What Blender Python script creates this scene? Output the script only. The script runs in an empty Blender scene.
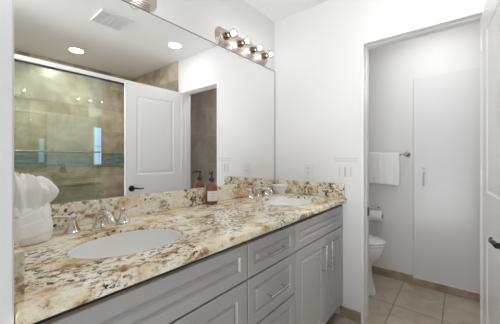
import bpy, bmesh, math, random
from mathutils import Vector, Matrix
random.seed(7)
S = bpy.context.scene
COL = S.collection
R = math.radians

# ------------------------------------------------------------------ camera, world, exposure, large lights
cam_d = bpy.data.cameras.new('camera'); cam = bpy.data.objects.new('camera', cam_d); COL.objects.link(cam)
cam.location = (-1.9528, -1.3119, 1.2007)
YAW = 0.6868
cam.rotation_euler = (R(90), 0, YAW - R(90))
cam_d.sensor_width = 36; cam_d.lens = 255.688 * 36 / 500
cam_d.shift_y = -(162 - 158.28) / 500
cam_d.clip_start = 0.02
S.camera = cam
W = bpy.data.worlds.new('world'); S.world = W; W.use_nodes = True
_nt = W.node_tree; _bg = _nt.nodes['Background']
_tc = _nt.nodes.new('ShaderNodeTexCoord'); _sx = _nt.nodes.new('ShaderNodeSeparateXYZ'); _mr = _nt.nodes.new('ShaderNodeMapRange')
_nt.links.new(_tc.outputs['Generated'], _sx.inputs[0]); _nt.links.new(_sx.outputs['Z'], _mr.inputs['Value'])
_mr.inputs['From Min'].default_value = -.25; _mr.inputs['From Max'].default_value = .05
_mr.inputs['To Min'].default_value = 10.0; _mr.inputs['To Max'].default_value = 1.6       # stands in for doorway light, made brighter below the horizon to lift the ceiling
_ng = _nt.nodes.new('ShaderNodeMath'); _ng.operation = 'MULTIPLY'; _ng.inputs[1].default_value = -1; _ng.use_clamp = True
_pw = _nt.nodes.new('ShaderNodeMath'); _pw.operation = 'POWER'; _pw.inputs[1].default_value = 2.5
_ml = _nt.nodes.new('ShaderNodeMath'); _ml.operation = 'MULTIPLY_ADD'; _ml.inputs[2].default_value = .35
_nt.links.new(_sx.outputs['X'], _ng.inputs[0]); _nt.links.new(_ng.outputs[0], _pw.inputs[0])
_nt.links.new(_pw.outputs[0], _ml.inputs[0]); _nt.links.new(_mr.outputs[0], _ml.inputs[1])
_nt.links.new(_ml.outputs[0], _bg.inputs[1]); _bg.inputs[0].default_value = (0.94, 0.97, 1.0, 1)
S.view_settings.view_transform = 'Standard'; S.view_settings.look = 'None'
S.view_settings.gamma = 1; S.view_settings.use_curve_mapping = False
S.view_settings.exposure = -0.27
S.cycles.use_denoising = True
S.cycles.max_bounces = 14; S.cycles.glossy_bounces = 10; S.cycles.diffuse_bounces = 7
S.cycles.transparent_max_bounces = 16; S.cycles.sample_clamp_indirect = 6
S.cycles.caustics_reflective = True
BULB = 27.0          # glow of the vanity globes
CAN = 1.2           # watts of a ceiling can
CAN_TOILET = 5.2
CAN_SHOWER = 18.0
CAN_COL = (1.0, 0.995, 0.985)

# ------------------------------------------------------------------ room numbers (metres)
XL, XT, XB = -1.859, 0.125, 0.94     # left wall face, toilet side of end wall, toilet room back wall
ZC = 2.4434
YS, YB = -1.545, -2.64               # shower front, shower back wall
YJ, YH, HD = -0.773, -1.413, 2.03    # doorway jambs and head
ZT, ZB, ZS = 0.9035, 0.868, 1.0092   # counter top, counter underside, splash top
YF = -0.6257                         # cabinet fronts
MT = 1.990                           # mirror top

# ------------------------------------------------------------------ materials
def mat(name, col=(.8, .8, .8), rough=.5, metal=0, **kw):
    m = bpy.data.materials.new(name); m.use_nodes = True
    b = m.node_tree.nodes['Principled BSDF']
    b.inputs['Base Color'].default_value = (*col, 1); b.inputs['Roughness'].default_value = rough
    b.inputs['Metallic'].default_value = metal
    for k, v in kw.items():
        b.inputs[k.replace('_', ' ')].default_value = v
    return m
def nd(m, t, **kw):
    n = m.node_tree.nodes.new(t)
    for k, v in kw.items(): setattr(n, k, v)
    return n
def lk(m, a, b): m.node_tree.links.new(a, b)
def bsdf(m): return m.node_tree.nodes['Principled BSDF']
def coords(m, scale=(1, 1, 1), loc=(0, 0, 0), rot=(0, 0, 0)):
    tc = nd(m, 'ShaderNodeTexCoord'); mp = nd(m, 'ShaderNodeMapping')
    mp.inputs['Scale'].default_value = scale; mp.inputs['Location'].default_value = loc
    mp.inputs['Rotation'].default_value = rot
    lk(m, tc.outputs['Object'], mp.inputs['Vector']); return mp.outputs['Vector']
def noise(m, v, sc, det=4, rough=.55, dist=0):
    n = nd(m, 'ShaderNodeTexNoise'); n.inputs['Scale'].default_value = sc; n.inputs['Detail'].default_value = det
    n.inputs['Roughness'].default_value = rough; n.inputs['Distortion'].default_value = dist
    lk(m, v, n.inputs['Vector']); return n.outputs['Fac']
def ramp(m, f, stops):
    r = nd(m, 'ShaderNodeValToRGB'); e = r.color_ramp.elements
    while len(e) < len(stops): e.new(.5)
    for i, (p, c) in enumerate(stops):
        e[i].position = p; e[i].color = (c, c, c, 1) if not isinstance(c, tuple) else (*c, 1)
    lk(m, f, r.inputs['Fac']); return r.outputs['Color']
def mix(m, f, a, b, mode='MIX'):
    x = nd(m, 'ShaderNodeMix', data_type='RGBA', blend_type=mode)
    for s, k in ((f, 0), (a, 6), (b, 7)):
        if isinstance(s, (int, float)): x.inputs[k].default_value = s
        elif isinstance(s, tuple): x.inputs[k].default_value = (*s, 1)
        else: lk(m, s, x.inputs[k])
    return x.outputs[2]
def mul(m, a, b):
    x = nd(m, 'ShaderNodeMath', operation='MULTIPLY'); lk(m, a, x.inputs[0])
    if isinstance(b, (int, float)): x.inputs[1].default_value = b
    else: lk(m, b, x.inputs[1])
    return x.outputs[0]
def bump(m, f, strength, dist=.002):
    b = nd(m, 'ShaderNodeBump'); b.inputs['Strength'].default_value = strength; b.inputs['Distance'].default_value = dist
    lk(m, f, b.inputs['Height']); lk(m, b.outputs['Normal'], bsdf(m).inputs['Normal'])

def plaster(name, col):
    m = mat(name, col, .62); v = coords(m)
    bump(m, noise(m, v, 55, 3, .6), .12, .003); return m
M_wall = plaster('wall_paint', (.80, .80, .80))
M_ceil = plaster('ceiling_paint', (.88, .88, .878))
M_trim = mat('trim_paint', (.86, .855, .85), .35)
M_vent = mat('vent_plastic', (.84, .84, .835), .5)
M_door = mat('door_paint', (.86, .86, .865), .32)

def granite():
    m = mat('granite', rough=.13); v = coords(m, (.85, 1.2, 1.1), (3.1, 1.7, .4))
    w = noise(m, v, 3.2, 3, .5)
    a = ramp(m, noise(m, v, 9, 8, .68), [(.32, (.76, .68, .54)), (.44, (.90, .83, .68)), (.54, (.93, .89, .79)), (.63, (.85, .73, .50)), (.74, (.92, .88, .79))])
    gold = ramp(m, noise(m, v, 6.5, 8, .68), [(.48, 0.0), (.62, .85)])
    a = mix(m, gold, a, (.66, .42, .15))
    gr = ramp(m, noise(m, v, 30, 6, .7), [(.57, 0.0), (.68, .5)])
    a = mix(m, gr, a, (.50, .45, .40))
    rust = ramp(m, noise(m, v, 13, 8, .72), [(.555, 0.0), (.62, .85)])
    a = mix(m, rust, a, (.27, .125, .06))
    fine = ramp(m, noise(m, v, 85, 5, .75), [(.55, 0.0), (.66, .55)])
    a = mix(m, fine, a, (.36, .24, .16))
    zone = ramp(m, noise(m, v, 6, 5, .65), [(.455, 0.0), (.56, 1.0)])
    dk = ramp(m, noise(m, v, 56, 5, .66), [(.515, 0.0), (.555, 1.0)])
    a = mix(m, mul(m, dk, zone), a, (.075, .028, .022))
    lk(m, a, bsdf(m).inputs['Base Color']); return m
M_gran = granite()

def tiles(name, plane, w, h, ox, oy, cols, grout, gap=.004, rough=.35, offset=0.0, nscale=5, var=.35):
    m = mat(name, rough=rough)
    tc = nd(m, 'ShaderNodeTexCoord'); sp = nd(m, 'ShaderNodeSeparateXYZ'); lk(m, tc.outputs['Object'], sp.inputs[0])
    cb = nd(m, 'ShaderNodeCombineXYZ')
    for i, ax in enumerate(plane):
        ad = nd(m, 'ShaderNodeMath', operation='SUBTRACT'); lk(m, sp.outputs[ax], ad.inputs[0]); ad.inputs[1].default_value = (ox, oy)[i] - 40 * (w, h)[i]
        lk(m, ad.outputs[0], cb.inputs[i])
    br = nd(m, 'ShaderNodeTexBrick'); br.offset = offset; br.squash = 1
    br.inputs['Scale'].default_value = 1; br.inputs['Brick Width'].default_value = w; br.inputs['Row Height'].default_value = h
    br.inputs['Mortar Size'].default_value = gap; br.inputs['Mortar Smooth'].default_value = .1; br.inputs['Bias'].default_value = 0
    br.inputs['Color1'].default_value = (0, 0, 0, 1); br.inputs['Color2'].default_value = (1, 1, 1, 1); br.inputs['Mortar'].default_value = (.5, .5, .5, 1)
    lk(m, cb.outputs[0], br.inputs['Vector'])
    v = tc.outputs['Object']
    big = ramp(m, noise(m, v, nscale, 7, .62, .8), [(.34, cols[0]), (.5, cols[1]), (.66, cols[2])])
    tint = ramp(m, br.outputs['Color'], [(0.0, 1 - var), (1.0, 1.0)])
    c = mix(m, 1.0, big, tint, 'MULTIPLY')
    c = mix(m, br.outputs['Fac'], c, grout)
    lk(m, c, bsdf(m).inputs['Base Color'])
    inv = nd(m, 'ShaderNodeMath', operation='SUBTRACT'); inv.inputs[0].default_value = 1; lk(m, br.outputs['Fac'], inv.inputs[1])
    bump(m, inv.outputs[0], .4, .002)
    return m
M_floor = tiles('floor_tile', 'XY', .61, .32, .412, -.892, ((.42, .345, .265), (.52, .44, .35), (.62, .545, .455)), (.27, .22, .17), .0045, .32, 0, 4.5, .15)
SH = ((.36, .30, .20), (.50, .435, .32), (.65, .585, .47))
M_sh_back = tiles('shower_tile_back', 'XZ', .46, .31, -.35, 1.275, SH, (.40, .33, .25), .004, .3, .5, 4, .3)
M_sh_side = tiles('shower_tile_side', 'YZ', .46, .31, -1.9, 1.275, SH, (.40, .33, .25), .004, .3, .5, 4, .3)
M_wc_tile = tiles('toilet_room_tile', 'YZ', .31, .46, -2.03, .2, ((.54, .475, .40), (.65, .58, .50), (.75, .69, .61)), (.72, .67, .60), .004, .16, 0, 3, .15)
M_base = tiles('baseboard_tile', 'YX', .33, 5, -.892, -2.6, ((.34, .24, .16), (.44, .33, .23), (.52, .41, .31)), (.27, .20, .145), .003, .35, 0, 8, .15)
def mosaic(name, plane):
    return tiles(name, plane, .30, .016, 0, 1.085, ((.17, .24, .225), (.26, .34, .31), (.40, .46, .41)), (.42, .43, .38), .0016, .12, .37, 16, .55)
M_mos_b = mosaic('teal_mosaic_back', 'XZ'); M_mos_s = mosaic('teal_mosaic_side', 'YZ')

M_cab = mat('cabinet_grey', (.43, .42, .425), .38)
M_cabin = mat('carcass_gap_shade', (.04, .039, .038), .7)  # painted near-black so the gaps between fronts read as shadow
M_nickel = mat('brushed_nickel', (.62, .59, .56), .27, 1)
M_chrome = mat('polished_chrome', (.74, .69, .655), .10, 1)
M_bar = mat('satin_fixture_metal', (.60, .54, .50), .36, 1)
M_socket = mat('bronze_socket', (.20, .145, .10), .35, 1)
M_black = mat('oil_rubbed_bronze', (.018, .016, .016), .35, .6)
M_porc = mat('porcelain', (.87, .87, .865), .09, Coat_Weight=.4)
M_plate = mat('switch_plastic', (.78, .78, .78), .3)
M_slot = mat('outlet_slot', (.22, .22, .22), .5)
M_amber = mat('amber_glass', (.26, .055, .014), .06, Transmission_Weight=.25, Coat_Weight=1.0)
M_pump = mat('black_pump_plastic', (.03, .022, .02), .35)
M_label = mat('paper_label', (.88, .88, .88), .6)
M_ink = mat('faded_ink', (.50, .50, .50), .6)
M_paper = mat('toilet_paper', (.86, .86, .86), .85)
M_frame = mat('white_rail', (.80, .80, .79), .3)
M_gap = mat('rail_gap_shade', (.03, .03, .03), .5)  # near-black colour for the shadow gap under the shower rail
M_frost = mat('frosted_glass', (.79, .80, .80), .25, Coat_Weight=.1)
M_dedge = mat('grey_edge', (.22, .22, .22), .5)
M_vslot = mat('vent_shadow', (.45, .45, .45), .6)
M_mirror = mat('mirror_silver', (.93, .935, .93), 0.0, 1)
M_brown = mat('cardboard_core', (.25, .17, .11), .8)
def terry(name, col):
    m = mat(name, col, .95, Sheen_Weight=.3); v = coords(m)
    bump(m, noise(m, v, 260, 2, .7), .5, .003); return m
M_towel = terry('white_terry', (.93, .93, .93))
def emit(name, col, st):
    m = mat(name, col, .4); b = bsdf(m)
    b.inputs['Emission Color'].default_value = (*col, 1); b.inputs['Emission Strength'].default_value = st; return m
M_bulb = emit('lit_globe', (1, .99, .975), BULB)
M_can = emit('lit_diffuser', (1, .97, .93), 6)
M_blue_glow = emit('blue_pane_glow', (.42, .62, .95), 1.1)
def thin_glass(name, tint, ior):
    m = bpy.data.materials.new(name); m.use_nodes = True; nt = m.node_tree
    nt.nodes.clear()
    out = nt.nodes.new('ShaderNodeOutputMaterial'); mx = nt.nodes.new('ShaderNodeMixShader')
    tr = nt.nodes.new('ShaderNodeBsdfTransparent'); tr.inputs[0].default_value = (*tint, 1)
    gl = nt.nodes.new('ShaderNodeBsdfGlossy'); gl.inputs['Roughness'].default_value = 0.0; gl.inputs[0].default_value = (.93, .98, .92, 1)
    fr = nt.nodes.new('ShaderNodeFresnel'); fr.inputs[0].default_value = ior
    nt.links.new(fr.outputs[0], mx.inputs[0]); nt.links.new(tr.outputs[0], mx.inputs[1]); nt.links.new(gl.outputs[0], mx.inputs[2])
    nt.links.new(mx.outputs[0], out.inputs[0]); return m
M_glass = thin_glass('green_tinted_glass', (.955, .98, .955), 1.8)
M_clear = thin_glass('clear_glass', (.99, .99, .99), 1.05)

# ------------------------------------------------------------------ mesh helpers
def B(): return bmesh.new()
def box(bm, x0, x1, y0, y1, z0, z1, bev=0, seg=2):
    r = bmesh.ops.create_cube(bm, size=1, matrix=Matrix.Translation(((x0 + x1) / 2, (y0 + y1) / 2, (z0 + z1) / 2)) @ Matrix.Diagonal((x1 - x0, y1 - y0, z1 - z0, 1)))
    if bev:
        ed = list({e for v in r['verts'] for e in v.link_edges})
        bmesh.ops.bevel(bm, geom=ed, offset=bev, segments=seg, affect='EDGES', profile=.5)
    return bm
def frame_of(d):
    d = Vector(d).normalized(); u = d.orthogonal().normalized(); return d, u, d.cross(u)
def lathe(bm, prof, origin=(0, 0, 0), axis=(0, 0, 1), n=24):
    o = Vector(origin); d, u, w = frame_of(axis); rings = []
    for r, h in prof:
        if r < 1e-6: rings.append([bm.verts.new(o + d * h)])
        else: rings.append([bm.verts.new(o + d * h + (u * math.cos(2 * math.pi * k / n) + w * math.sin(2 * math.pi * k / n)) * r) for k in range(n)])
    for a, b in zip(rings, rings[1:]):
        for k in range(n):
            k2 = (k + 1) % n
            if len(a) == 1 and len(b) == 1: continue
            if len(a) == 1: bm.faces.new((a[0], b[k2], b[k]))
            elif len(b) == 1: bm.faces.new((a[k], a[k2], b[0]))
            else: bm.faces.new((a[k], a[k2], b[k2], b[k]))
    if len(rings[0]) > 1: bm.faces.new(list(reversed(rings[0])))
    if len(rings[-1]) > 1: bm.faces.new(rings[-1])
    return bm
def tube(bm, pts, rad, n=12):
    pts = [Vector(p) for p in pts]; rings = []; up = None
    for i, p in enumerate(pts):
        t = (pts[min(i + 1, len(pts) - 1)] - pts[max(i - 1, 0)]).normalized()
        up = t.orthogonal() if up is None else (up - t * up.dot(t))
        up.normalize(); w = t.cross(up)
        r = rad[i] if isinstance(rad, (list, tuple)) else rad
        rings.append([bm.verts.new(p + (up * math.cos(2 * math.pi * k / n) + w * math.sin(2 * math.pi * k / n)) * r) for k in range(n)])
    for a, b in zip(rings, rings[1:]):
        for k in range(n): bm.faces.new((a[k], a[(k + 1) % n], b[(k + 1) % n], b[k]))
    bm.faces.new(list(reversed(rings[0]))); bm.faces.new(rings[-1]); return bm
def loft(bm, rings, cap=True):
    rs = [[bm.verts.new(p) for p in r] for r in rings]; n = len(rs[0])
    for a, b in zip(rs, rs[1:]):
        for k in range(n): bm.faces.new((a[k], a[(k + 1) % n], b[(k + 1) % n], b[k]))
    if cap: bm.faces.new(list(reversed(rs[0]))); bm.faces.new(rs[-1])
    return bm
def prism(bm, poly, axis, a, b):
    # poly: 2D points; axis 'x','y','z' is the extrusion direction from a to b
    def P(p, t): return {'x': (t, p[0], p[1]), 'y': (p[0], t, p[1]), 'z': (p[0], p[1], t)}[axis]
    v0 = [bm.verts.new(P(p, a)) for p in poly]; v1 = [bm.verts.new(P(p, b)) for p in poly]; n = len(poly)
    for k in range(n): bm.faces.new((v0[k], v0[(k + 1) % n], v1[(k + 1) % n], v1[k]))
    bm.faces.new(list(reversed(v0))); bm.faces.new(v1); return bm
def panel(bm, x0, x1, z0, z1, yf, t, insets, bev=.002, face=-1):
    """a slab with a routed rectangle; face -1 looks towards -Y. insets: list of rectangles (a0,a1,b0,b1)"""
    w = []
    def ring(x0, x1, z0, z1, y): return [bm.verts.new((x, y, z)) for x, z in ((x0, z0), (x1, z0), (x1, z1), (x0, z1))]
    s = face; yb = yf - s * t
    rs = [ring(x0, x1, z0, z1, yb), ring(x0, x1, z0, z1, yf - s * bev), ring(x0 + bev, x1 - bev, z0 + bev, z1 - bev, yf)]
    ia = insets
    for d, y in ((ia, 0), (ia + .007, .0085), (ia + .011, .009), (ia + .021, .001), (ia + .024, 0)):
        rs.append(ring(x0 + d, x1 - d, z0 + d, z1 - d, yf - s * y))
    for a, b in zip(rs, rs[1:]):
        for k in range(4): bm.faces.new((a[k], a[(k + 1) % 4], b[(k + 1) % 4], b[k]))
    bm.faces.new(list(reversed(rs[0]))); bm.faces.new(rs[-1]); return bm
def obj(name, bm, m, parent=None, smooth=False, auto=True, label=None, kind=None):
    bmesh.ops.recalc_face_normals(bm, faces=bm.faces[:])
    me = bpy.data.meshes.new(name); bm.to_mesh(me); bm.free(); me.materials.append(m)
    o = bpy.data.objects.new(name, me); COL.objects.link(o)
    if smooth:
        for p in me.polygons: p.use_smooth = True
        if auto: me.set_sharp_from_angle(angle=R(38))
    if parent is not None: o.parent = parent; o.matrix_parent_inverse = Matrix.Translation(-world_loc(parent))
    if label: o['label'] = label
    if kind: o['kind'] = kind
    return o
def world_loc(o):
    v = Vector(o.location)
    if o.parent is not None and o.type == 'EMPTY': v += world_loc(o.parent)
    return v if o.type == 'EMPTY' else Vector((0, 0, 0))
def tag(o, label, cat, group=None):
    o['label'] = label; o['category'] = cat
    if group: o['group'] = group
    return o
def thing(name, label, cat, loc, group=None):
    o = bpy.data.objects.new(name, None); COL.objects.link(o); o.location = loc; o.empty_display_size = .05
    return tag(o, label, cat, group)
def copy_thing(src, offset, label, group=None):
    c = src.copy(); COL.objects.link(c); c.location = Vector(src.location) + Vector(offset)
    c['label'] = label
    def rec(a, b):
        for ch in list(a.children):
            d = ch.copy(); COL.objects.link(d); d.parent = b; d.matrix_parent_inverse = ch.matrix_parent_inverse.copy()
            rec(ch, d)
    rec(src, c); return c
def struct(name, bm, m, smooth=False): return obj(name, bm, m, smooth=smooth, kind='structure')

# ------------------------------------------------------------------ the room
struct('floor', box(B(), -2.08, 1.06, -2.76, .12, -.10, 0), M_floor)
struct('ceiling', box(B(), XL - .12, 1.06, -2.76, .12, ZC, ZC + .1), M_ceil)
struct('wall_mirror', box(B(), XL - .12, 1.06, 0, .12, 0, ZC), M_wall)
b = B()
box(b, 0, XT, YJ, 0, 0, ZC); box(b, 0, XT, YH, YJ, HD, ZC); box(b, 0, XT, YB, YH, 0, ZC)
struct('wall_end', b, M_wall)
b = B()
box(b, XL - .12, XL, -.645, 0, 0, ZC, .004); box(b, XL - .12, XL, YB, -1.46, 0, ZC)
struct('wall_left', b, M_wall)
struct('wall_light_shield', box(B(), XL - .62, XL - .1205, -.645, -.525, 0, ZC), M_wall)  # unseen wall added to keep doorway light off the left wall's end
struct('wall_shower', box(B(), XL - .12, XT, YB - .12, YB, 0, ZC), M_sh_back)
b = B(); box(b, -.012, 0, YB, YS + .05, 0, ZC); struct('trim_1', b, M_sh_side)              # tiled side of the shower
struct('trim_2', box(B(), XL, -.012, YB, YB + .006, 1.085, 1.275), M_mos_b)                   # mosaic band
struct('trim_3', box(B(), -.018, -.012, YB + .006, YS + .05, 1.085, 1.275), M_mos_s)
struct('trim_4', box(B(), XL, -.012, YS - .06, YS + .05, 0, .12, .004), M_sh_side)            # shower curb
struct('wall_toilet_room', box(B(), XB, XB + .12, -1.52, 0, 0, ZC), M_wall)
struct('wall_toilet_tile', box(B(), XB, XB + .12, YB, -1.52, 0, ZC), M_wc_tile)
struct('wall_toilet_side', box(B(), XT, XB + .12, YB - .12, YB, 0, ZC), M_wc_tile)
# door frame: thin jamb lining with a stop, no casing
b = B()
box(b, -.004, XT + .004, YJ - .003, YJ + .016, 0, HD + .016, .002); box(b, -.004, XT + .004, YH - .016, YH + .003, 0, HD + .016, .002)
box(b, -.004, XT + .004, YH + .003, YJ - .003, HD - .003, HD + .016, .002)
box(b, .05, .075, YJ - .008, YJ - .003, 0, HD - .003, .002); box(b, .05, .075, YH + .003, YH + .008, 0, HD - .003, .002); box(b, .05, .075, YH + .008, YJ - .008, HD - .008, HD - .003, .002)
jamb = struct('trim_5', b, M_trim)
b = B(); box(b, .088, .124, YJ - .0055, YJ - .0025, .765, .83, .001); obj('strike_plate', b, M_black, jamb, label='black strike plate')
# tiled skirting
struct('baseboard_end', box(B(), -.012, 0, YJ + .017, -.605, 0, .078, .003), M_base)
struct('baseboard_toilet', box(B(), XB - .014, XB, -.968, -.001, 0, .078, .003), M_base)
struct('baseboard_jamb', box(B(), XT, XT + .012, YB, YH - .017, 0, .078, .003), M_base)

# narrow white-framed strip with two glowing blue panes on the shower's back wall
wn = struct('blue_strip_1', box(B(), -.585, -.490, YB, YB + .028, 1.11, 1.63, .004), M_frame)
b = B(); box(b, -.578, -.497, YB + .027, YB + .030, 1.120, 1.360); box(b, -.578, -.497, YB + .027, YB + .030, 1.375, 1.620)
obj('pane', b, M_blue_glow, wn)

# open door, hinged on the far jamb, standing into the room
DW, DT, DA = .685, .035, R(4.6)
def door_pt(u, d, z):   # u along the leaf from the hinge, d out of the visible face
    return Vector((-u * math.cos(DA) + d * math.sin(DA) * -1, YH + .001 - u * math.sin(DA) + d * math.cos(DA), z))
def door_place(bm):
    for v in bm.verts:
        v.co = door_pt(v.co.x, v.co.y, v.co.z)
    return bm
b = B()
# leaf with recessed panels on the visible face (y=0 is that face)
def leaf(bm):
    cols = [0.004, .115, DW - .115, DW]; 
    pans = [(.20, .80), (1.02, 1.89)]
    zs = [.012, .20, .80, 1.02, 1.89, HD - .004]
    grid = [[bm.verts.new((u, 0, z)) for z in zs] for u in cols]
    for i in range(3):
        for j in range(5):
            q = (grid[i][j], grid[i + 1][j], grid[i + 1][j + 1], grid[i][j + 1])
            if i == 1 and j in (1, 3):
                prev = list(q); u0, u1, z0, z1 = cols[1], cols[2], zs[j], zs[j + 1]
                for d, y in ((.008, -.005), (.016, -.006), (.042, -.0015), (.048, -.001)):
                    cur = [bm.verts.new(p) for p in ((u0 + d, y, z0 + d), (u1 - d, y, z0 + d), (u1 - d, y, z1 - d), (u0 + d, y, z1 - d))]
                    for k in range(4): bm.faces.new((prev[k], prev[(k + 1) % 4], cur[(k + 1) % 4], cur[k]))
                    prev = cur
                bm.faces.new(prev)
            else: bm.faces.new(q)
    back = [bm.verts.new(p) for p in ((cols[0], -DT, zs[0]), (cols[3], -DT, zs[0]), (cols[3], -DT, zs[-1]), (cols[0], -DT, zs[-1]))]
    bm.faces.new(back)
    bot = [g[0] for g in grid]; top = [g[-1] for g in grid]
    bm.faces.new(bot + [back[1], back[0]]); bm.faces.new(top + [back[2], back[3]])
    bm.faces.new(grid[0] + [back[3], back[0]]); bm.faces.new(grid[3] + [back[2], back[1]])
leaf(b); door_place(b)
door = struct('door_1', b, M_door)
def lever(bm, s):
    lathe(bm, [(0, 0), (.033, 0), (.033, .004), (.027, .010), (.012, .014), (.011, .045), (0, .045)], (DW - .065, 0 if s > 0 else -DT, .872), (0, s, 0), 24)
    y = .043 * s + (0 if s > 0 else -DT)
    tube(bm, [(DW - .057, y, .872), (DW - .085, y + .004 * s, .876), (DW - .115, y + .005 * s, .872), (DW - .145, y + .004 * s, .866), (DW - .172, y, .867), (DW - .182, y - .002 * s, .871)],
         [.0095, .0095, .0085, .0075, .007, .005], 10)
b = B(); lever(b, 1); door_place(b); obj('door_lever', b, M_black, door, True, label='dark bronze lever handle')
b = B(); lever(b, -1); door_place(b); obj('door_lever', b, M_black, door, True, label='dark bronze lever handle')
for z in (.25, 1.05, 1.80):
    obj('hinge', lathe(B(), [(0, 0), (.006, 0), (.006, .09), (0, .09)], (-.010, YH + .006, z), (0, 0, 1), 12), M_door, door, True)

# ------------------------------------------------------------------ vanity cabinets
def bar_pull(p0, p1, out=.032, r=.0052, post=.018):
    p0, p1 = Vector(p0), Vector(p1); d = (p1 - p0).normalized(); bm = B()
    tube(bm, [p0, p1], r, 12)
    for q in (p0 + d * post, p1 - d * post): tube(bm, [q + Vector((0, out, 0)), q], r * .8, 10)
    return bm
DTK = .019
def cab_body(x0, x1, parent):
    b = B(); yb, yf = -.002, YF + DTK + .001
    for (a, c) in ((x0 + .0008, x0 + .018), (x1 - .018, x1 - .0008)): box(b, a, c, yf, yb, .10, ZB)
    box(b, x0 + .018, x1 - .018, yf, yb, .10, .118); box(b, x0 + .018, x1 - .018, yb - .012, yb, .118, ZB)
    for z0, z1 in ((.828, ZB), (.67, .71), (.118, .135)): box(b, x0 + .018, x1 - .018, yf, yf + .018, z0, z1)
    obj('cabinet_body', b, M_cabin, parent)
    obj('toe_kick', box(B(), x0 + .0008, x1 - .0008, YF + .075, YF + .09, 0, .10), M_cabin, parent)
ROWS = ((.6955, .8415), (.4765, .6875), (.106, .4685))
def sink_base(x0, x1, name_label):
    t = thing('sink_cabinet', name_label, 'cabinet', ((x0 + x1) / 2, YF, 0), 'grey vanity cabinets')
    cab_body(x0, x1, t)
    obj('false_front', panel(B(), x0 + .004, x1 - .004, *ROWS[0], YF, DTK, .042), M_cab, t)
    xm = (x0 + x1) / 2 + (.03 if x1 > -.1 else 0)
    for a, c, hx in ((x0 + .004, xm - .0015, xm - .046), (xm + .0015, x1 - .004, xm + .046)):
        d = obj('cabinet_door', panel(B(), a, c, .106, .6875, YF, DTK, .058), M_cab, t)
        obj('bar_handle', bar_pull((hx, YF - .032, .462), (hx, YF - .032, .648)), M_nickel, d, True)
    return t
def drawer_bank(x0, x1):
    t = thing('drawer_cabinet', 'grey three-drawer vanity cabinet between the two sink cabinets', 'cabinet', ((x0 + x1) / 2, YF, 0), 'grey vanity cabinets')
    cab_body(x0, x1, t)
    xm = (x0 + x1) / 2
    for (z0, z1), zh in zip(ROWS, (.764, .574, .30)):
        d = obj('drawer', panel(B(), x0 + .004, x1 - .004, z0, z1, YF, DTK, .042), M_cab, t)
        obj('bar_handle', bar_pull((xm - .078, YF - .032, zh), (xm + .078, YF - .032, zh)), M_nickel, d, True)
    return t
sink_base(XL + .001, -1.130, 'grey double-door sink cabinet nearest the rolled towel, under the left basin')
drawer_bank(-1.130, -.730)
sink_base(-.730, -.001, 'grey double-door sink cabinet against the far wall, with upright bar handles')

# ------------------------------------------------------------------ stone counter with two oval cut-outs
SINKS = ((-1.500, -.370), (-.380, -.372)); SIZES = ((.198, .155), (.212, .162))
def counter_mesh():
    cu = bpy.data.curves.new('countertop', 'CURVE'); cu.dimensions = '2D'; cu.fill_mode = 'BOTH'
    bev = .011
    cu.extrude = (ZT - ZB) / 2 - bev; cu.bevel_depth = bev; cu.bevel_resolution = 3; cu.offset = 0
    def spline(pts):
        s = cu.splines.new('POLY'); s.points.add(len(pts) - 1); s.use_cyclic_u = True
        for p, q in zip(s.points, pts): p.co = (q[0], q[1], 0, 1)
    e = bev
    spline([(XL + .0015 + e, -.003 - e), (XL + .0015 + e, -.6557 + e), (-.0015 - e, -.6557 + e), (-.0015 - e, -.003 - e)])
    for (cx, cy), (SA, SB) in zip(SINKS, SIZES):
        spline([(cx + (SA + e) * math.cos(2 * math.pi * k / 64), cy + (SB + e) * math.sin(2 * math.pi * k / 64)) for k in range(64)])
    tmp = bpy.data.objects.new('countertop_tmp', cu); COL.objects.link(tmp)
    me = bpy.data.meshes.new_from_object(tmp.evaluated_get(bpy.context.evaluated_depsgraph_get()))
    bpy.data.objects.remove(tmp); 
    bm = B(); bm.from_mesh(me); bpy.data.meshes.remove(me)
    bmesh.ops.remove_doubles(bm, verts=bm.verts[:], dist=.0002)
    bmesh.ops.translate(bm, verts=bm.verts[:], vec=(0, 0, (ZT + ZB) / 2)); return bm
ct = thing('countertop', 'long cream and brown granite countertop with two oval basins', 'countertop', (-.93, -.33, ZB))
o = obj('slab', counter_mesh(), M_gran, ct, True)
obj('backsplash', box(B(), XL + .0215, -.0215, -.022, -.001, ZT, ZS, .003), M_gran, ct)
obj('side_splash', box(B(), XL + .001, XL + .021, -.612, -.001, ZT, ZS, .003), M_gran, ct)
obj('side_splash', box(B(), -.021, -.001, -.640, -.001, ZT, ZS, .003), M_gran, ct)

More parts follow.
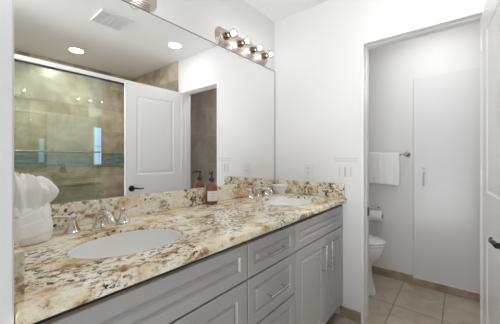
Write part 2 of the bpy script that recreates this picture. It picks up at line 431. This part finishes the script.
def basin(cx, cy, SA, SB, label):
    t = thing('basin', label, 'sink', (cx, cy, ZB - .15), 'white undermount basins')
    rings = []
    def ring(a, bb, z, n=48): return [(cx + a * math.cos(2 * math.pi * k / n), cy + bb * math.sin(2 * math.pi * k / n), z) for k in range(n)]
    z0 = ZB - .0015
    prof = [(SA + .028, SB + .028, z0 - .012), (SA + .028, SB + .028, z0), (SA - .0008, SB - .0008, z0), (SA - .0008, SB - .0008, ZT - .017), (SA - .003, SB - .003, ZT - .0152), (SA - .006, SB - .006, ZT - .017), (SA - .008, SB - .007, z0 - .010), (SA - .015, SB - .013, z0 - .045),
            (SA - .035, SB - .028, z0 - .085), (SA - .075, SB - .058, z0 - .115), (SA - .13, SB - .095, z0 - .132), (.024, .024, z0 - .138), (.024, .024, z0 - .150),
            (SA - .12, SB - .085, z0 - .146), (SA - .065, SB - .05, z0 - .128), (SA - .02, SB - .016, z0 - .09), (SA + .004, SB + .004, z0 - .045), (SA + .010, SB + .010, z0 - .012)]
    rs = [ring(*p) for p in prof]
    loft(bm := B(), rs + [rs[0]], False); bmesh.ops.remove_doubles(bm, verts=bm.verts[:], dist=1e-5)
    obj('bowl', bm, M_porc, t, True)
    obj('drain', lathe(B(), [(0, 0), (.023, 0), (.023, .012), (.019, .014), (.016, .011), (0, .011)], (cx, cy, z0 - .149), n=24), M_chrome, t, True)
    return t
basin(*SINKS[0], *SIZES[0], 'white oval undermount basin nearest the rolled towel')
basin(*SINKS[1], *SIZES[1], 'white oval undermount basin beside the small white dish, near the far wall')

def faucet(cx, cy, label):
    t = thing('faucet', label, 'faucet', (cx, cy, ZT), 'widespread chrome faucets')
    b = B()
    lathe(b, [(0, 0), (.029, 0), (.029, .005), (.023, .010), (.0185, .020), (.0175, .040), (.020, .047), (.016, .056), (0, .060)], (cx, cy, ZT + .0003), n=24)
    tube(b, [(cx, cy, ZT + .042), (cx, cy - .028, ZT + .062), (cx, cy - .065, ZT + .068), (cx, cy - .098, ZT + .060), (cx, cy - .117, ZT + .045), (cx, cy - .121, ZT + .034)],
         [.016, .0155, .014, .013, .0125, .0125], 16)
    sp = obj('spout', b, M_chrome, t, True)
    obj('lift_rod', lathe(B(), [(0, 0), (.003, 0), (.003, .045), (.0065, .048), (.0065, .056), (0, .06)], (cx, cy + .03, ZT + .0005), n=12), M_chrome, sp, True)
    for s in (-1, 1):
        hx = cx + s * .100
        h = obj('handle', lathe(B(), [(0, 0), (.029, 0), (.029, .005), (.025, .010), (.019, .024), (.013, .042), (.011, .050), (.015, .056), (.014, .066), (.006, .073), (0, .074)], (hx, cy, ZT + .0003), n=24), M_chrome, t, True)
        obj('lever', tube(B(), [(hx + s * .008, cy, ZT + .062), (hx + s * .03, cy + .001, ZT + .066), (hx + s * .050, cy + .003, ZT + .069), (hx + s * .064, cy + .003, ZT + .068)], [.0075, .006, .006, .0085], 10), M_chrome, h, True)
    return t
faucet(-1.510, -.110, 'chrome two-handle faucet behind the basin nearest the rolled towel')
faucet(SINKS[1][0], -.110, 'chrome two-handle faucet behind the far basin, beside the small white dish')

# ------------------------------------------------------------------ mirror
mr = thing('mirror', 'large frameless wall mirror above the granite backsplash', 'mirror', (-.93, -.004, ZS))
obj('mirror_glass', box(B(), XL + .003, -.006, -.007, -.002, ZS + .001, MT), M_mirror, mr)
obj('edge_strip', box(B(), XL + .003, -.003, -.009, -.001, MT, MT + .004), M_dedge, mr, label='dark edge strip')
obj('edge_strip', box(B(), -.0058, -.0015, -.009, -.001, ZS + .001, MT - .0002), M_dedge, mr, label='dark edge strip')

# ------------------------------------------------------------------ light bars
def light_bar(xc, label):
    zc = 2.065; L = .307; hh = .065
    t = thing('vanity_light', label, 'light fixture', (xc, -.002, zc), 'four-globe vanity light bars')
    def octo(l, h, c): return [(xc - l, zc - h + c), (xc - l + c, zc - h), (xc + l - c, zc - h), (xc + l, zc - h + c), (xc + l, zc + h - c), (xc + l - c, zc + h), (xc - l + c, zc + h), (xc - l, zc + h - c)]
    b = B()
    for i, d in enumerate((0, .008, .016, .024)):
        prism(b, octo(L - d, hh - d, .038 - d * .5), 'y', -.0015 if i == 0 else -.008 - .007 * (i - 1), -.008 - .007 * i)
    obj('backplate', b, M_bar, t)
    for k in range(4):
        x = xc + (k - 1.5) * .1525
        s = obj('socket', lathe(B(), [(0, 0), (.027, 0), (.027, .006), (.021, .010), (.020, .034), (.017, .036), (0, .036)], (x, -.029, zc), (0, -1, 0), 20), M_socket, t, True)
        gb = obj('globe_bulb', lathe(B(), [(.0125, .0), (.0125, .006)] + [(.031 * math.sin(a), .036 - .031 * math.cos(a)) for a in [R(d) for d in (30, 45, 60, 75, 90, 105, 120, 135, 150, 165)]] + [(0, .067)], (x, -.0655, zc), (0, -1, 0), 20), M_clear, s, True)
        obj('filament', lathe(B(), [(0, 0)] + [(.0150 * math.sin(R(d)), .0165 - .0165 * math.cos(R(d))) for d in (30, 60, 90, 120, 150)] + [(0, .033)], (x, -.085, zc), (0, -1, 0), 14), M_bulb, gb, True)
    return t
LB = light_bar(-.430, 'four-globe metal vanity light bar beside the far wall corner')
copy_thing(LB, (-1.058, 0, 0), 'four-globe metal vanity light bar cut off by the top of the picture')

# ------------------------------------------------------------------ ceiling cans and the fan grille
def can(x, y, label, watts):
    t = thing('recessed_light', label, 'ceiling light', (x, y, ZC), 'recessed ceiling lights')
    obj('trim_ring', lathe(B(), [(.055, -.001), (.078, -.001), (.080, -.004), (.076, -.008), (.058, -.006), (.055, -.002)], (x, y, ZC), n=32), M_trim, t, True)
    obj('diffuser', lathe(B(), [(0, -.004), (.054, -.004), (.054, -.0015), (0, -.0015)], (x, y, ZC), n=32), M_can, t, True)
    ld = bpy.data.lights.new('can_light', 'AREA'); ld.shape = 'DISK'; ld.size = .13; ld.energy = watts; ld.color = CAN_COL
    lo = bpy.data.objects.new('can_light', ld); COL.objects.link(lo); lo.location = (0, 0, -.012); lo.parent = t
    return t
can(-.312, -1.111, 'round lit ceiling downlight over the bathroom, nearest the end wall', CAN)
can(-1.38, -1.02, 'added out-of-view ceiling downlight over the entry, by the left wall', CAN * 4)  # unseen lamp added here, turned up to brighten the counter
can(-.95, -2.093, 'round lit ceiling downlight inside the shower, mirrored at left', CAN_SHOWER)
can(.44, -1.15, 'added out-of-view ceiling downlight in the toilet room', CAN_TOILET)  # unseen lamp added to light the closed toilet room
vt = thing('ceiling_vent', 'square white exhaust fan grille in the bathroom ceiling', 'vent', (-.962, -1.12, ZC))
b = B()
for a in (-.13, .118): box(b, -.962 + a, -.962 + a + .012, -1.25, -.99, ZC - .014, ZC - .0005)
for a in (-.13, .118): box(b, -.962 - .118, -.962 + .118, -1.12 + a, -1.12 + a + .012, ZC - .014, ZC - .0005)
obj('vent_frame', b, M_vent, vt)
b = B()
for k in range(13): box(b, -.962 - .118, -.962 + .118, -1.232 + k * .018, -1.232 + k * .018 + .007, ZC - .012, ZC - .004)
for k in range(5): box(b, -1.06 + k * .048, -1.057 + k * .048, -1.238, -1.002, ZC - .011, ZC - .005)
obj('grille', b, M_vent, vt)
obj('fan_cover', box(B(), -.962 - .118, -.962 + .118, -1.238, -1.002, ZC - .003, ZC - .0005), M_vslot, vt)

# ------------------------------------------------------------------ sliding shower door
sd = thing('shower_door', 'sliding greenish glass shower doors under a white top rail', 'shower door', (-.93, YS, .12))
b = B(); box(b, XL + .001, -.020, YS - .028, YS + .028, 2.018, 2.058, .003); obj('top_rail', b, M_frame, sd)
obj('gap_shade_strip', box(B(), XL + .001, -.020, YS - .012, YS + .012, 2.006, 2.018), M_gap, sd)  # dark strip standing in for the shadow line beneath the top rail
obj('bottom_track', box(B(), XL + .001, -.020, YS - .022, YS + .022, .1202, .14, .002), M_nickel, sd)
g = obj('glass_panel', box(B(), XL + .02, -.885, YS + .009, YS + .015, .141, 2.005), M_glass, sd)
obj('towel_bar', bar_pull((-1.72, YS + .075, 1.262), (-.925, YS + .075, 1.262), -.058, .008, .02), M_chrome, g, True)
g2 = obj('glass_panel', box(B(), XL + .006, -.90, YS - .015, YS - .009, .141, 2.005), M_glass, sd)

# ------------------------------------------------------------------ toilet room: frosted door with pull
fd = thing('frosted_glass_door', 'pale frosted glass door with a short upright pull in the toilet room', 'shower door', (XB - .02, -1.23, 0))
obj('curb', box(B(), XB - .030, XB - .0005, -1.505, -.969, 0.0005, .066, .003), M_base, fd)
obj('bottom_channel', box(B(), XB - .026, XB - .002, -1.505, -.970, .0665, .078, .002), M_frame, fd)
gp = obj('frosted_panel', box(B(), XB - .020, XB - .010, -1.505, -.972, .0785, 1.962, .002), M_frost, fd)
b = B()
tube(b, [(XB - .05, -1.052, .945), (XB - .05, -1.052, 1.07)], .0065, 12)
for z in (.958, 1.057): tube(b, [(XB - .021, -1.052, z), (XB - .05, -1.052, z)], .005, 10)
obj('pull_handle', b, M_nickel, gp, True)
obj('hook_knob', lathe(B(), [(0, 0), (.008, 0), (.008, .012), (.011, .016), (0, .022)], (XB - .0205, -1.052, 1.105), (-1, 0, 0), 14), M_nickel, gp, True)

# ------------------------------------------------------------------ towel bar and towels
tb = thing('towel_rack', 'chrome towel bar on the toilet room back wall', 'towel rack', (XB - .0005, -.73, 1.24))
obj('bar', tube(B(), [(XB - .06, -.925, 1.238), (XB - .06, -.50, 1.238)], .008, 14), M_chrome, tb, True)
for y in (-.918, -.51):
    obj('mounting_post', lathe(B(), [(0, .0005), (.027, .0005), (.027, .006), (.020, .010), (.011, .016), (.010, .05), (.014, .054), (.014, .068), (.008, .074), (0, .074)], (XB, y, 1.238), (-1, 0, 0), 20), M_chrome, tb, True)
def hung(y0, y1, zlf, zlb, off, seedk, thick=.008):
    """cloth folded over the bar: front length zlf, back length zlb"""
    bm = B(); n = 26; rings = []
    xc, zc, r = XB - .06, 1.238, .0105 + off
    path = [(xc + r, zc - zlb)] + [(xc + r, zc - zlb * k / 5) for k in range(4, -1, -1)]
    path += [(xc + r * math.cos(a), zc + r * math.sin(a)) for a in [R(d) for d in (30, 60, 90, 120, 150)]]
    path += [(xc - r, zc - zlf * k / 8) for k in range(9)]
    outer, inner = [], []
    for i, (x, z) in enumerate(path):
        row_o, row_i = [], []
        for k in range(n + 1):
            t = k / n; y = y0 + (y1 - y0) * t
            dep = max(0, (zc - z)) / .3
            wv = .004 * dep * math.sin(t * 17 + seedk) + .003 * dep * math.sin(t * 41 + seedk * 2)
            sgn = -1 if x < xc else 1
            nx, nz = ((x - xc) / r, (z - zc) / r) if z > zc else (sgn, 0)
            wob = wv if sgn < 0 else 0
            row_i.append(bm.verts.new((x + wob, y, z))); row_o.append(bm.verts.new((x + nx * thick + wob * 1.1, y, z + nz * thick - (.004 * math.sin(t * 5 + seedk) if i == len(path) - 1 else 0))))
        inner.append(row_i); outer.append(row_o)
    for L_ in (inner, outer):
        for a, c in zip(L_, L_[1:]):
            for k in range(n): bm.faces.new((a[k], a[k + 1], c[k + 1], c[k]))
    for k in range(n):
        for i in (0, -1): bm.faces.new((inner[i][k], inner[i][k + 1], outer[i][k + 1], outer[i][k]))
    for a in range(len(path) - 1):
        for k in (0, n): bm.faces.new((inner[a][k], inner[a + 1][k], outer[a + 1][k], outer[a][k]))
    return bm
bt = tag(obj('bath_towel', hung(-.862, -.555, .292, .27, 0, 1.0), M_towel, smooth=True), 'white terry towel hanging over the chrome bar in the toilet room', 'towel')
obj('folded_edge', hung(-.70, -.585, .285, .20, .0095, 2.6, .007), M_towel, bt, True)

# ------------------------------------------------------------------ toilet paper
RX, RZ = XB - .072, .615
hp = thing('paper_holder', 'chrome toilet paper holder on the wall beside the toilet', 'toilet paper holder', (XB - .0005, -.66, .70))
b = B(); lathe(b, [(0, .0005), (.024, .0005), (.024, .006), (.010, .012), (.008, .06), (.010, .07), (0, .075)], (XB, -.655, .705), (-1, 0, 0), 18)
obj('mounting_post', b, M_chrome, hp, True)
obj('roller', tube(B(), [(RX, -.655, .705), (RX, -.610, .700), (RX, -.588, .67), (RX, -.586, RZ + .01), (RX, -.60, RZ), (RX, -.735, RZ)], .0045, 10), M_chrome, hp, True)
t = thing('toilet_paper_roll', 'white toilet paper roll on its wall holder beside the toilet', 'toilet paper', (RX, -.66, RZ - .05))
b = B(); n = 32
prof = [(.020, 0), (.053, 0), (.054, .002), (.054, .100), (.053, .102), (.020, .102)]
o_ = Vector((RX, -.610, RZ)); lathe(b, prof + [prof[0]], o_, (0, -1, 0), n)
bmesh.ops.delete(b, geom=[f for f in b.faces if len(f.verts) == n], context='FACES'); bmesh.ops.remove_doubles(b, verts=b.verts[:], dist=1e-5)
obj('paper', b, M_paper, t, True)
b = B(); lathe(b, [(.017, -.001), (.0198, -.001), (.0198, .103), (.017, .103), (.017, -.001)], o_, (0, -1, 0), n)
bmesh.ops.delete(b, geom=[f for f in b.faces if len(f.verts) == n], context='FACES'); bmesh.ops.remove_doubles(b, verts=b.verts[:], dist=1e-5)
obj('core', b, M_brown, t, True)

# ------------------------------------------------------------------ toilet
TX = .50
tl = thing('toilet', 'white toilet behind the doorway, bowl facing out', 'toilet', (TX, -.40, 0))
def egg(cx, yb, yf, w, z, n=36, p=1.0):
    out = []
    yc = yb + (yf - yb) * .42
    for k in range(n):
        a = 2 * math.pi * k / n; c, s = math.cos(a), math.sin(a)
        ly = (yc - yf) if s < 0 else (yb - yc)
        out.append((cx + w * c, yc + ly * s, z))
    return out
rings = [egg(TX, -.18, -.742, .118, .001), egg(TX, -.18, -.742, .118, .02), egg(TX, -.18, -.728, .106, .06), egg(TX, -.18, -.712, .098, .14), egg(TX, -.18, -.705, .098, .22), egg(TX, -.18, -.715, .110, .265),
         egg(TX, -.18, -.752, .145, .305), egg(TX, -.18, -.790, .172, .345), egg(TX, -.18, -.806, .182, .39), egg(TX, -.18, -.810, .185, .425), egg(TX, -.185, -.805, .181, .434)]
obj('bowl', loft(B(), rings), M_porc, tl, True)
obj('seat', loft(B(), [egg(TX, -.22, -.81, .182, .4355), egg(TX, -.22, -.818, .189, .441), egg(TX, -.22, -.818, .189, .449), egg(TX, -.22, -.812, .183, .454)]), M_porc, tl, True)
obj('lid', loft(B(), [egg(TX, -.22, -.812, .183, .4575), egg(TX, -.22, -.818, .189, .462), egg(TX, -.22, -.816, .187, .472), egg(TX, -.225, -.78, .158, .480), egg(TX, -.24, -.62, .08, .484)]), M_porc, tl, True)
obj('tank', box(B(), TX - .21, TX + .21, -.205, -.012, .4345, .75, .02, 3), M_porc, tl, True)
obj('tank_lid', box(B(), TX - .22, TX + .22, -.213, -.006, .7505, .785, .012, 3), M_porc, tl, True)
b = B(); lathe(b, [(0, 0), (.014, 0), (.014, .01), (0, .012)], (TX - .16, -.2055, .70), (0, -1, 0), 14); tube(b, [(TX - .16, -.219, .70), (TX - .09, -.223, .692)], [.006, .005], 10)
obj('flush_lever', b, M_chrome, tl, True)

# ------------------------------------------------------------------ plates and notice on the end wall
ot = thing('wall_outlet', 'white duplex outlet plate on the end wall above the side splash', 'outlet', (-.001, -.340, 1.098))
obj('cover_plate', box(B(), -.007, -.0005, -.376, -.304, 1.039, 1.157, .002), M_plate, ot)
for z in (1.078, 1.118):
    sk = obj('socket_face', prism(B(), [(-.340 + .017 * math.cos(a), z + min(.013, max(-.013, .017 * math.sin(a)))) for a in [2 * math.pi * k / 24 for k in range(24)]], 'x', -.0095, -.0068), M_plate, ot)
    for y in (-.347, -.333): obj('slot', box(B(), -.0100, -.0094, y - .0016, y + .0016, z - .004, z + .008), M_slot, sk)
sw = thing('light_switch', 'white two-gang rocker switch plate on the end wall by the doorway', 'switch', (-.001, -.645, 1.098))
obj('cover_plate', box(B(), -.007, -.0005, -.702, -.588, 1.039, 1.157, .002), M_plate, sw)
for y in (-.668, -.622):
    obj('rocker', box(B(), -.0105, -.0065, y - .0165, y + .0165, 1.065, 1.131, .0015), M_plate, sw)
    obj('rocker_surround', (lambda bm: (box(bm, -.0078, -.0068, y - .0195, y - .0172, 1.062, 1.134), box(bm, -.0078, -.0068, y + .0172, y + .0195, 1.062, 1.134), bm)[-1])(B()), M_slot, sw)
nt_ = thing('notice_strip', 'thin pale notice strip with two printed lines above the light switch', 'sign', (-.001, -.645, 1.19))
obj('strip', box(B(), -.0018, -.0005, -.735, -.556, 1.170, 1.210), M_plate, nt_)
b = B(); y = -.563
while y > -.725:
    w_ = random.uniform(.006, .016); box(b, -.0021, -.0017, y - w_, y, 1.1955, 1.1995); y -= w_ + .0045
obj('printed_line', b, M_ink, nt_)
b = B(); box(b, -.0021, -.0017, -.728, -.563, 1.1785, 1.1815); obj('printed_line', b, M_ink, nt_)

# ------------------------------------------------------------------ things on the counter
sx, sy = -.826, -.066
sb = thing('soap_bottle', 'amber soap pump bottle with white label against the backsplash', 'soap dispenser', (sx, sy, ZT))
z0 = ZT + .0005
obj('bottle', lathe(B(), [(0, 0), (.034, 0), (.037, .003), (.037, .112), (.035, .122), (.027, .135), (.015, .143), (.0135, .150), (0, .150)], (sx, sy, z0), n=32), M_amber, sb, True)
lb_d = Vector((-1.145, -1.25, 0)).normalized(); a0 = math.atan2(lb_d.y, lb_d.x) + .25
b = B(); n = 20; ro, ri = .0378, .0370
pts = [(a0 - 1.05 + 2.1 * k / n) for k in range(n + 1)]
vo = [[b.verts.new((sx + r_ * math.cos(a), sy + r_ * math.sin(a), z0 + h)) for a in pts] for r_ in (ro, ri) for h in (.024, .088)]
for k in range(n):
    b.faces.new((vo[0][k], vo[0][k + 1], vo[1][k + 1], vo[1][k])); b.faces.new((vo[2][k], vo[2][k + 1], vo[3][k + 1], vo[3][k]))
    b.faces.new((vo[0][k], vo[0][k + 1], vo[2][k + 1], vo[2][k])); b.faces.new((vo[1][k], vo[1][k + 1], vo[3][k + 1], vo[3][k]))
for k in (0, n): b.faces.new((vo[0][k], vo[1][k], vo[3][k], vo[2][k]))
lab = obj('paper_label', b, M_label, sb, True, label='white paper label')
b = B()
for z, h, sp in ((.072, .004, .4), (.058, .0016, .6), (.052, .0016, .55), (.036, .0015, .3)):
    m_ = 8; rr = .0380
    vs = [[b.verts.new((sx + rr * math.cos(a0 - sp + 2 * sp * k / m_), sy + rr * math.sin(a0 - sp + 2 * sp * k / m_), z0 + zz)) for k in range(m_ + 1)] for zz in (z, z + h)]
    for k in range(m_): b.faces.new((vs[0][k], vs[0][k + 1], vs[1][k + 1], vs[1][k]))
obj('printed_lines', b, M_ink, lab)
b = B(); lathe(b, [(0, .1505), (.0175, .1505), (.0175, .166), (.014, .170), (.006, .172), (.005, .196), (.010, .198), (.010, .210), (.006, .213), (0, .213)], (sx, sy, z0), n=20)
tube(b, [(sx, sy, z0 + .206), (sx - .020, sy - .012, z0 + .207), (sx - .036, sy - .022, z0 + .204), (sx - .041, sy - .025, z0 + .197)], [.006, .0055, .0045, .004], 10)
obj('pump', b, M_pump, sb, True, label='black pump top')

dx, dy = -.0985, -.124
dish = lathe(B(), [(0, 0), (.042, 0), (.044, .002), (.041, .008), (.052, .018), (.064, .040), (.071, .066), (.0735, .070), (.070, .0705), (.066, .066), (.058, .040), (.046, .022), (.030, .015), (0, .013)], (dx, dy, ZT + .0005), n=40)
tag(obj('soap_dish', dish, M_porc, smooth=True), 'small white ceramic dish on the counter in the far corner', 'dish')

# rolled towel bundle in the near corner
def bundle():
    cx, cy, z0 = -1.755, -.118, ZT + .0008
    t = thing('rolled_towel', 'white towel bundle wrapped with a band, by the near basin', 'towel', (cx, cy, ZT))
    n = 96
    def ring(r, z, pl=0, fl=0, ph=0, lean=0, tilt=0, e=.8):
        out = []
        for k in range(n):
            a = 2 * math.pi * k / n; c, s_ = math.cos(a), math.sin(a)
            px, py = math.copysign(abs(c) ** e, c), math.copysign(abs(s_) ** e, s_)
            w = 1 + pl * (.6 * math.sin(13 * a + ph) + .4 * math.sin(8 * a - 2 * ph) + .35 * math.sin(21 * a + 3 * ph)) + .02 * math.sin(3 * a + ph)
            w += fl * max(0, math.cos(a + .35)) ** 3
            r_ = r * .92; out.append((cx + lean + r_ * px * w, cy + r_ * py * w, z0 + z + tilt * c + pl * .10 * math.sin(9 * a + ph)))
        return out
    b = B()
    obj('towel_body', loft(b, [ring(.066, 0), ring(.077, .005, .01), ring(.081, .022, .012, 0, .2), ring(.080, .042, .015, 0, .3, 0, .004), ring(.077, .060, .018, 0, .4, 0, .008), ring(.071, .085, .02, 0, .5, 0, .010),
        ring(.066, .112, .04, 0, .6, 0, .010), ring(.064, .128, .08, .02, .65, 0, .008), ring(.067, .145, .11, .10, .7, 0, .004), ring(.071, .165, .13, .20, .75, 0, .0),
        ring(.073, .185, .14, .27, .8, -.002, -.004), ring(.072, .203, .15, .24, .85, -.004, -.010), ring(.066, .217, .17, .14, .9, -.006, -.012), ring(.054, .224, .18, .05, 1.0, -.008, -.010),
        ring(.036, .222, .10, 0, 1.1, -.008, -.006), ring(.016, .216, .06, 0, 1.2, -.008, -.003)]), M_towel, t, True, False)
    wr = []
    for q, (zc, tl, rr, hh) in enumerate(((.050, .014, .0785, .030), (.086, .024, .0725, .026), (.108, -.014, .0680, .018))):
        rs = []
        for d, o_ in ((-1, -.004), (-.9, .0005), (-.5, .0015), (0, .002), (.5, .0015), (.9, .0005), (1, -.004)):
            rs.append(ring(rr + o_ - .004 * d, zc + d * hh, .012, 0, .3 + q, 0, tl))
        obj('towel_wrap', loft(B(), rs), M_towel, t, True, False)
bundle()
